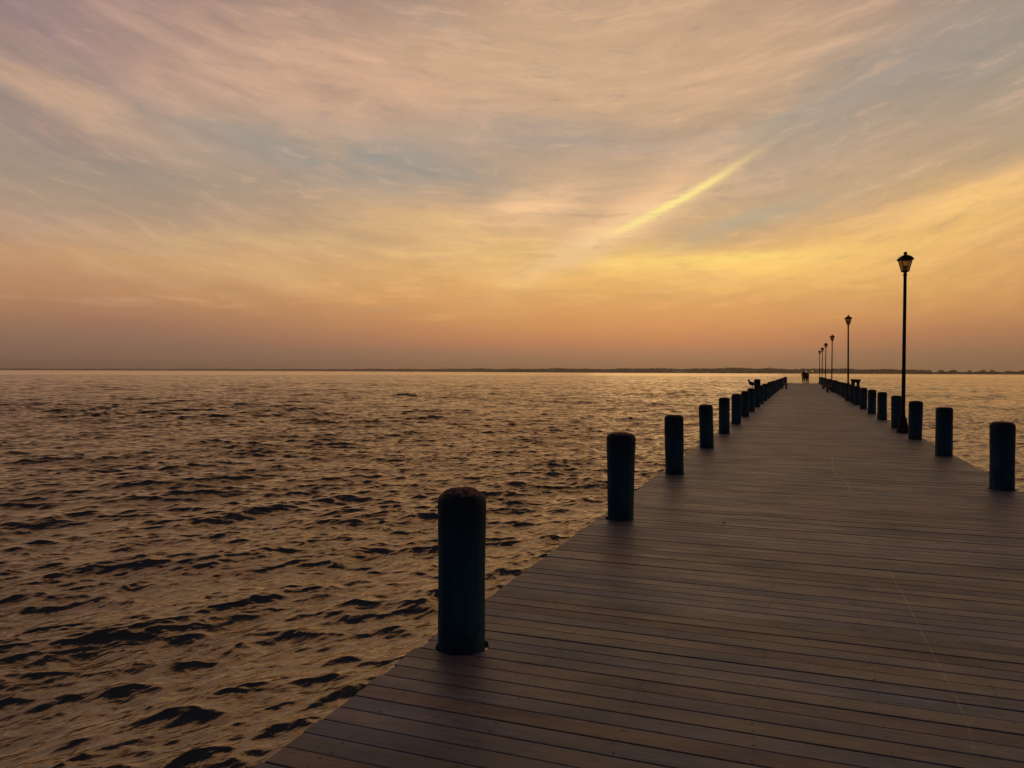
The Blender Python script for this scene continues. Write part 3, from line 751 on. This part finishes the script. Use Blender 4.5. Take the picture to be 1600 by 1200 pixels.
# dry leaf on the planks
bm = bmesh.new(); lp = [(-.022, 0, .004), (-.010, .010, .007), (.008, .011, .009), (.024, .002, .006), (.008, -.010, .003), (-.010, -.009, .002)]
bm.faces.new([bm.verts.new(p) for p in lp]); bmesh.ops.solidify(bm, geom=list(bm.faces), thickness=.0012)
lf_ = from_bm('dry_leaf', bm, M['leaf']); lf_.location = (-.76, 8.6, .003); lf_.rotation_euler = (R(10), R(-6), R(20)); tag(lf_, 'small pale dry leaf lying on the planks in mid deck', 'leaf')

# ------------------------------------------------------------------ far shore
def at(px, dist, z=WZ):
    A = math.atan((px-800)/1200); bb = TH-A
    return Vector((-math.sin(bb)*dist, math.cos(bb)*dist, z))
SH = [(-1500, 5200), (-400, 5000), (0, 4600), (300, 4000), (500, 3300), (650, 2500), (800, 2000), (950, 1750), (1150, 1650), (1350, 1600), (1600, 1550), (1900, 1500), (2600, 1700), (4200, 2000)]
HT = [(-1500, 8), (0, 8.5), (300, 9), (600, 10), (800, 10.), (950, 10.), (1150, 11.4), (1250, 10.4), (1400, 9.2), (1430, 8.0), (1460, 6.8), (1600, 6.2), (2600, 7), (4200, 8)]
def ip(t, x): return float(np.interp(x, [a for a, _ in t], [b for _, b in t]))
bm = bmesh.new(); prev = None
for px in list(range(-1500, 4200, 25)):
    d = ip(SH, px)+6*math.sin(px*.05)+4*math.sin(px*.13)
    ring = [bm.verts.new(at(px, d, WZ-.6)), bm.verts.new(at(px, d+4, WZ+.5)), bm.verts.new(at(px, d+30, WZ+1.4)), bm.verts.new(at(px, d+900, WZ+3)), bm.verts.new(at(px, d+1000, WZ-2))]
    if prev:
        for i in range(4): bm.faces.new((prev[i], prev[i+1], ring[i+1], ring[i]))
    prev = ring
bmesh.ops.recalc_face_normals(bm, faces=list(bm.faces))
tag(from_bm('far_shore_land', bm, M['land']), kind='structure')
def make_treeline():
    rg = np.random.default_rng(3)
    t = bmesh.new(); bmesh.ops.create_icosphere(t, subdivisions=2, radius=1); bv = np.array([v.co[:] for v in t.verts]); bf = [[v.index for v in f.verts] for f in t.faces]; t.free()
    V, F = [], []; off = 0; px = -1200.
    while px < 3300:
        inside = -150 < px < 1750
        d = ip(SH, px); hh = ip(HT, px)
        for k in range(2 if inside else 1):
            hgt = hh*(.70+.30*rg.random()+.06*math.sin(px*.045)+.05*math.sin(px*.11+1))
            if px > 1432: hgt *= .80+.22*math.sin(px*.21)*math.sin(px*.083)
            c = at(px+rg.uniform(-1, 1), d+22+rg.random()*(60 if k else 12), 0)
            r = rg.uniform(2.6, 4.6)*(d/1700 if d > 1700 else 1)
            jit = 1+.22*rg.standard_normal((len(bv), 1)).clip(-1.5, 1.5)
            vv = bv*jit*np.array([r, r, hgt*.36]); vv[:, 2] = vv[:, 2]+WZ+hgt*.64
            # a lower skirt of understorey
            V.append(vv+np.array([c.x, c.y, 0])); F += [[i+off for i in f] for f in bf]; off += len(bv)
            vv2 = bv*jit*np.array([r*1.2, r*1.2, hgt*.42]); vv2[:, 2] = vv2[:, 2]+WZ+hgt*.34
            V.append(vv2+np.array([c.x, c.y, 0])+rg.uniform(-1.5, 1.5, 3)*np.array([1, 1, .2])); F += [[i+off for i in f] for f in bf]; off += len(bv)
        px += (1.6 if inside else 7)*(1 if px > 700 or not inside else 1.3)
    me = bpy.data.meshes.new('treeline'); me.from_pydata(np.concatenate(V).tolist(), [], F)
    o = link('treeline', me, (M['wood'],)); tag(o, kind='stuff')
    tag(o, 'long low line of hazy brown woodland along the far shore', 'woodland')
make_treeline()
def far_tree(px, h, w, label):
    e = empty('tree', at(px, ip(SH, px)+14, WZ+.8), label, 'tree', 'trees standing out on the far shore at the right')
    bm = bmesh.new(); tube(bm, [(0, 0, -.5), (.1, 0, h*.3), (0, .1, h*.6)], [.35, .28, .12], 7)
    for k in range(4):
        a = k*1.6; tube(bm, [(0, 0, h*(.35+.05*k)), (math.cos(a)*w*.4, math.sin(a)*w*.4, h*(.6+.05*k))], [.13, .05], 5)
    from_bm('trunk', bm, M['bark'], e)
    rg = random.Random(int(px)); bm = bmesh.new()
    for _ in range(70):
        a = rg.uniform(0, 6.28); q = math.sqrt(rg.random())*w*.5; zz = h*rg.uniform(.38, 1.)
        q *= math.sqrt(max(.1, 1-((zz/h-.62)/.42)**2))
        r = rg.uniform(.45, .95); mtx = Matrix.Translation((math.cos(a)*q, math.sin(a)*q, zz-r*.5))
        rr = bmesh.ops.create_icosphere(bm, subdivisions=1, radius=r, matrix=mtx)
        for v in rr['verts']: v.co += Vector((rg.uniform(-.25, .25), rg.uniform(-.25, .25), rg.uniform(-.2, .2)))
    from_bm('crown', bm, M['wood'], e)
for px, h, w_, lab in ((1440, 7.6, 6, 'leftmost small tree standing out on the far shore right of the nearest lamp'),
                       (1452, 6.6, 8, 'low wide tree on the far shore, second from left beyond the nearest lamp'),
                       (1470, 7.4, 9, 'broad rounded tree on the far shore above the gap between the two nearest right piles'),
                       (1489, 7.6, 10, 'largest rounded tree clump on the far shore right of centre of its group'),
                       (1515, 6.4, 5, 'narrow small tree on the far shore left of the nearest right pile'),
                       (1536, 7.0, 7, 'rounded tree on the far shore above the nearest right pile'),
                       (1550, 7.0, 9, 'wide tree on the far shore directly behind the nearest right pile'),
                       (1597, 6.0, 7, 'tree on the far shore cut by the right side of the photo')):
    far_tree(px, h, w_, lab)
def water_tower(px, top_py, label):
    d = ip(SH, px)+260; hor = 577+.0032*px
    h = (hor-top_py)/1200*d/math.cos(math.atan((px-800)/1200))*math.cos(math.atan((px-800)/1200))+H-WZ
    e = empty('water_tower', at(px, d, WZ), label, 'water tower', 'water towers beyond the far shore')
    r = d/1200*1.25
    bm = bmesh.new(); lathe(bm, [(r*.35, -.5), (r*.22, h*.2), (r*.2, h-r*1.1)], 12); from_bm('stem', bm, M['concrete'], e, True)
    bm = bmesh.new(); lathe(bm, [(r*.2, h-r*1.3), (r*.75, h-r*1.05), (r, h-r*.6), (r*.8, h-r*.2), (r*.3, h)], 16); from_bm('tank', bm, M['concrete'], e, True)
water_tower(295, 573.6, 'leftmost tiny water tower on the hazy far horizon')
water_tower(357, 573.9, 'second tiny water tower from the left on the hazy horizon')
water_tower(698, 573.4, 'tiny water tower on the far shore just left of centre')
water_tower(1202, 572.6, 'tiny water tower on the far shore left of the couple')
def shore_light(px, py, r, col, s, label):
    d = ip(SH, px)-3; hor = 577+.0032*px; z = H-(py-hor)/1200*d
    z = max(z, WZ+1.)
    e = empty('shore_light', at(px, d, WZ), label, 'light', 'lit lamps on the far shore')
    bm = bmesh.new(); lathe(bm, [(.12, -.5), (.08, z-WZ-r*.6)], 8); from_bm('post', bm, M['bark'], e)
    bm = bmesh.new(); bmesh.ops.create_icosphere(bm, subdivisions=2, radius=r, matrix=Matrix.Translation((0, 0, z-WZ))); from_bm('lamp_globe', bm, m_emit('lit_globe', col, s), e, True)
shore_light(1259.3, 580.3, .62, (1, .72, .36), 2.2, 'bright yellow lamp on the far shore seen between the heads of the couple')
shore_light(1269, 580.5, .7, (1, .74, .38), 2.2, 'bright yellow lamp on the far shore just right of the couple')
for i, (px, s) in enumerate(((1054, .9), (1058, .55), (1062, .8), (1066.5, .7), (1105, .35))):
    shore_light(px, 580.3, .6, (1, .8, .6), s, ['leftmost pale lamp of the small cluster on the far shore', 'second lamp from left in the small shore cluster', 'third lamp from left in the small shore cluster', 'fourth and rightmost lamp of the small shore cluster', 'faint lone lamp on the far shore right of the cluster'][i])

# ------------------------------------------------------------------ haze
def make_haze():
    bm = bmesh.new(); box(bm, (-7600, -7600, WZ-3.2), (7600, 7600, 76)); me = bpy.data.meshes.new('haze'); bm.to_mesh(me); bm.free()
    m = bpy.data.materials.new('evening_haze'); m.use_nodes = True; nt = m.node_tree; nt.nodes.clear(); g = G(nt)
    v = g.n('ShaderNodeVolumePrincipled'); v.inputs['Color'].default_value = (1., .90, .82, 1); v.inputs['Density'].default_value = HAZE; v.inputs['Anisotropy'].default_value = .72
    o = g.n('ShaderNodeOutputMaterial'); nt.links.new(v.outputs[0], o.inputs['Volume'])
    h = link('haze', me, (m,)); tag(h, kind='stuff'); tag(h, 'thin even evening haze over the bay', 'haze')
HAZE = .0002
if HAZE: make_haze()
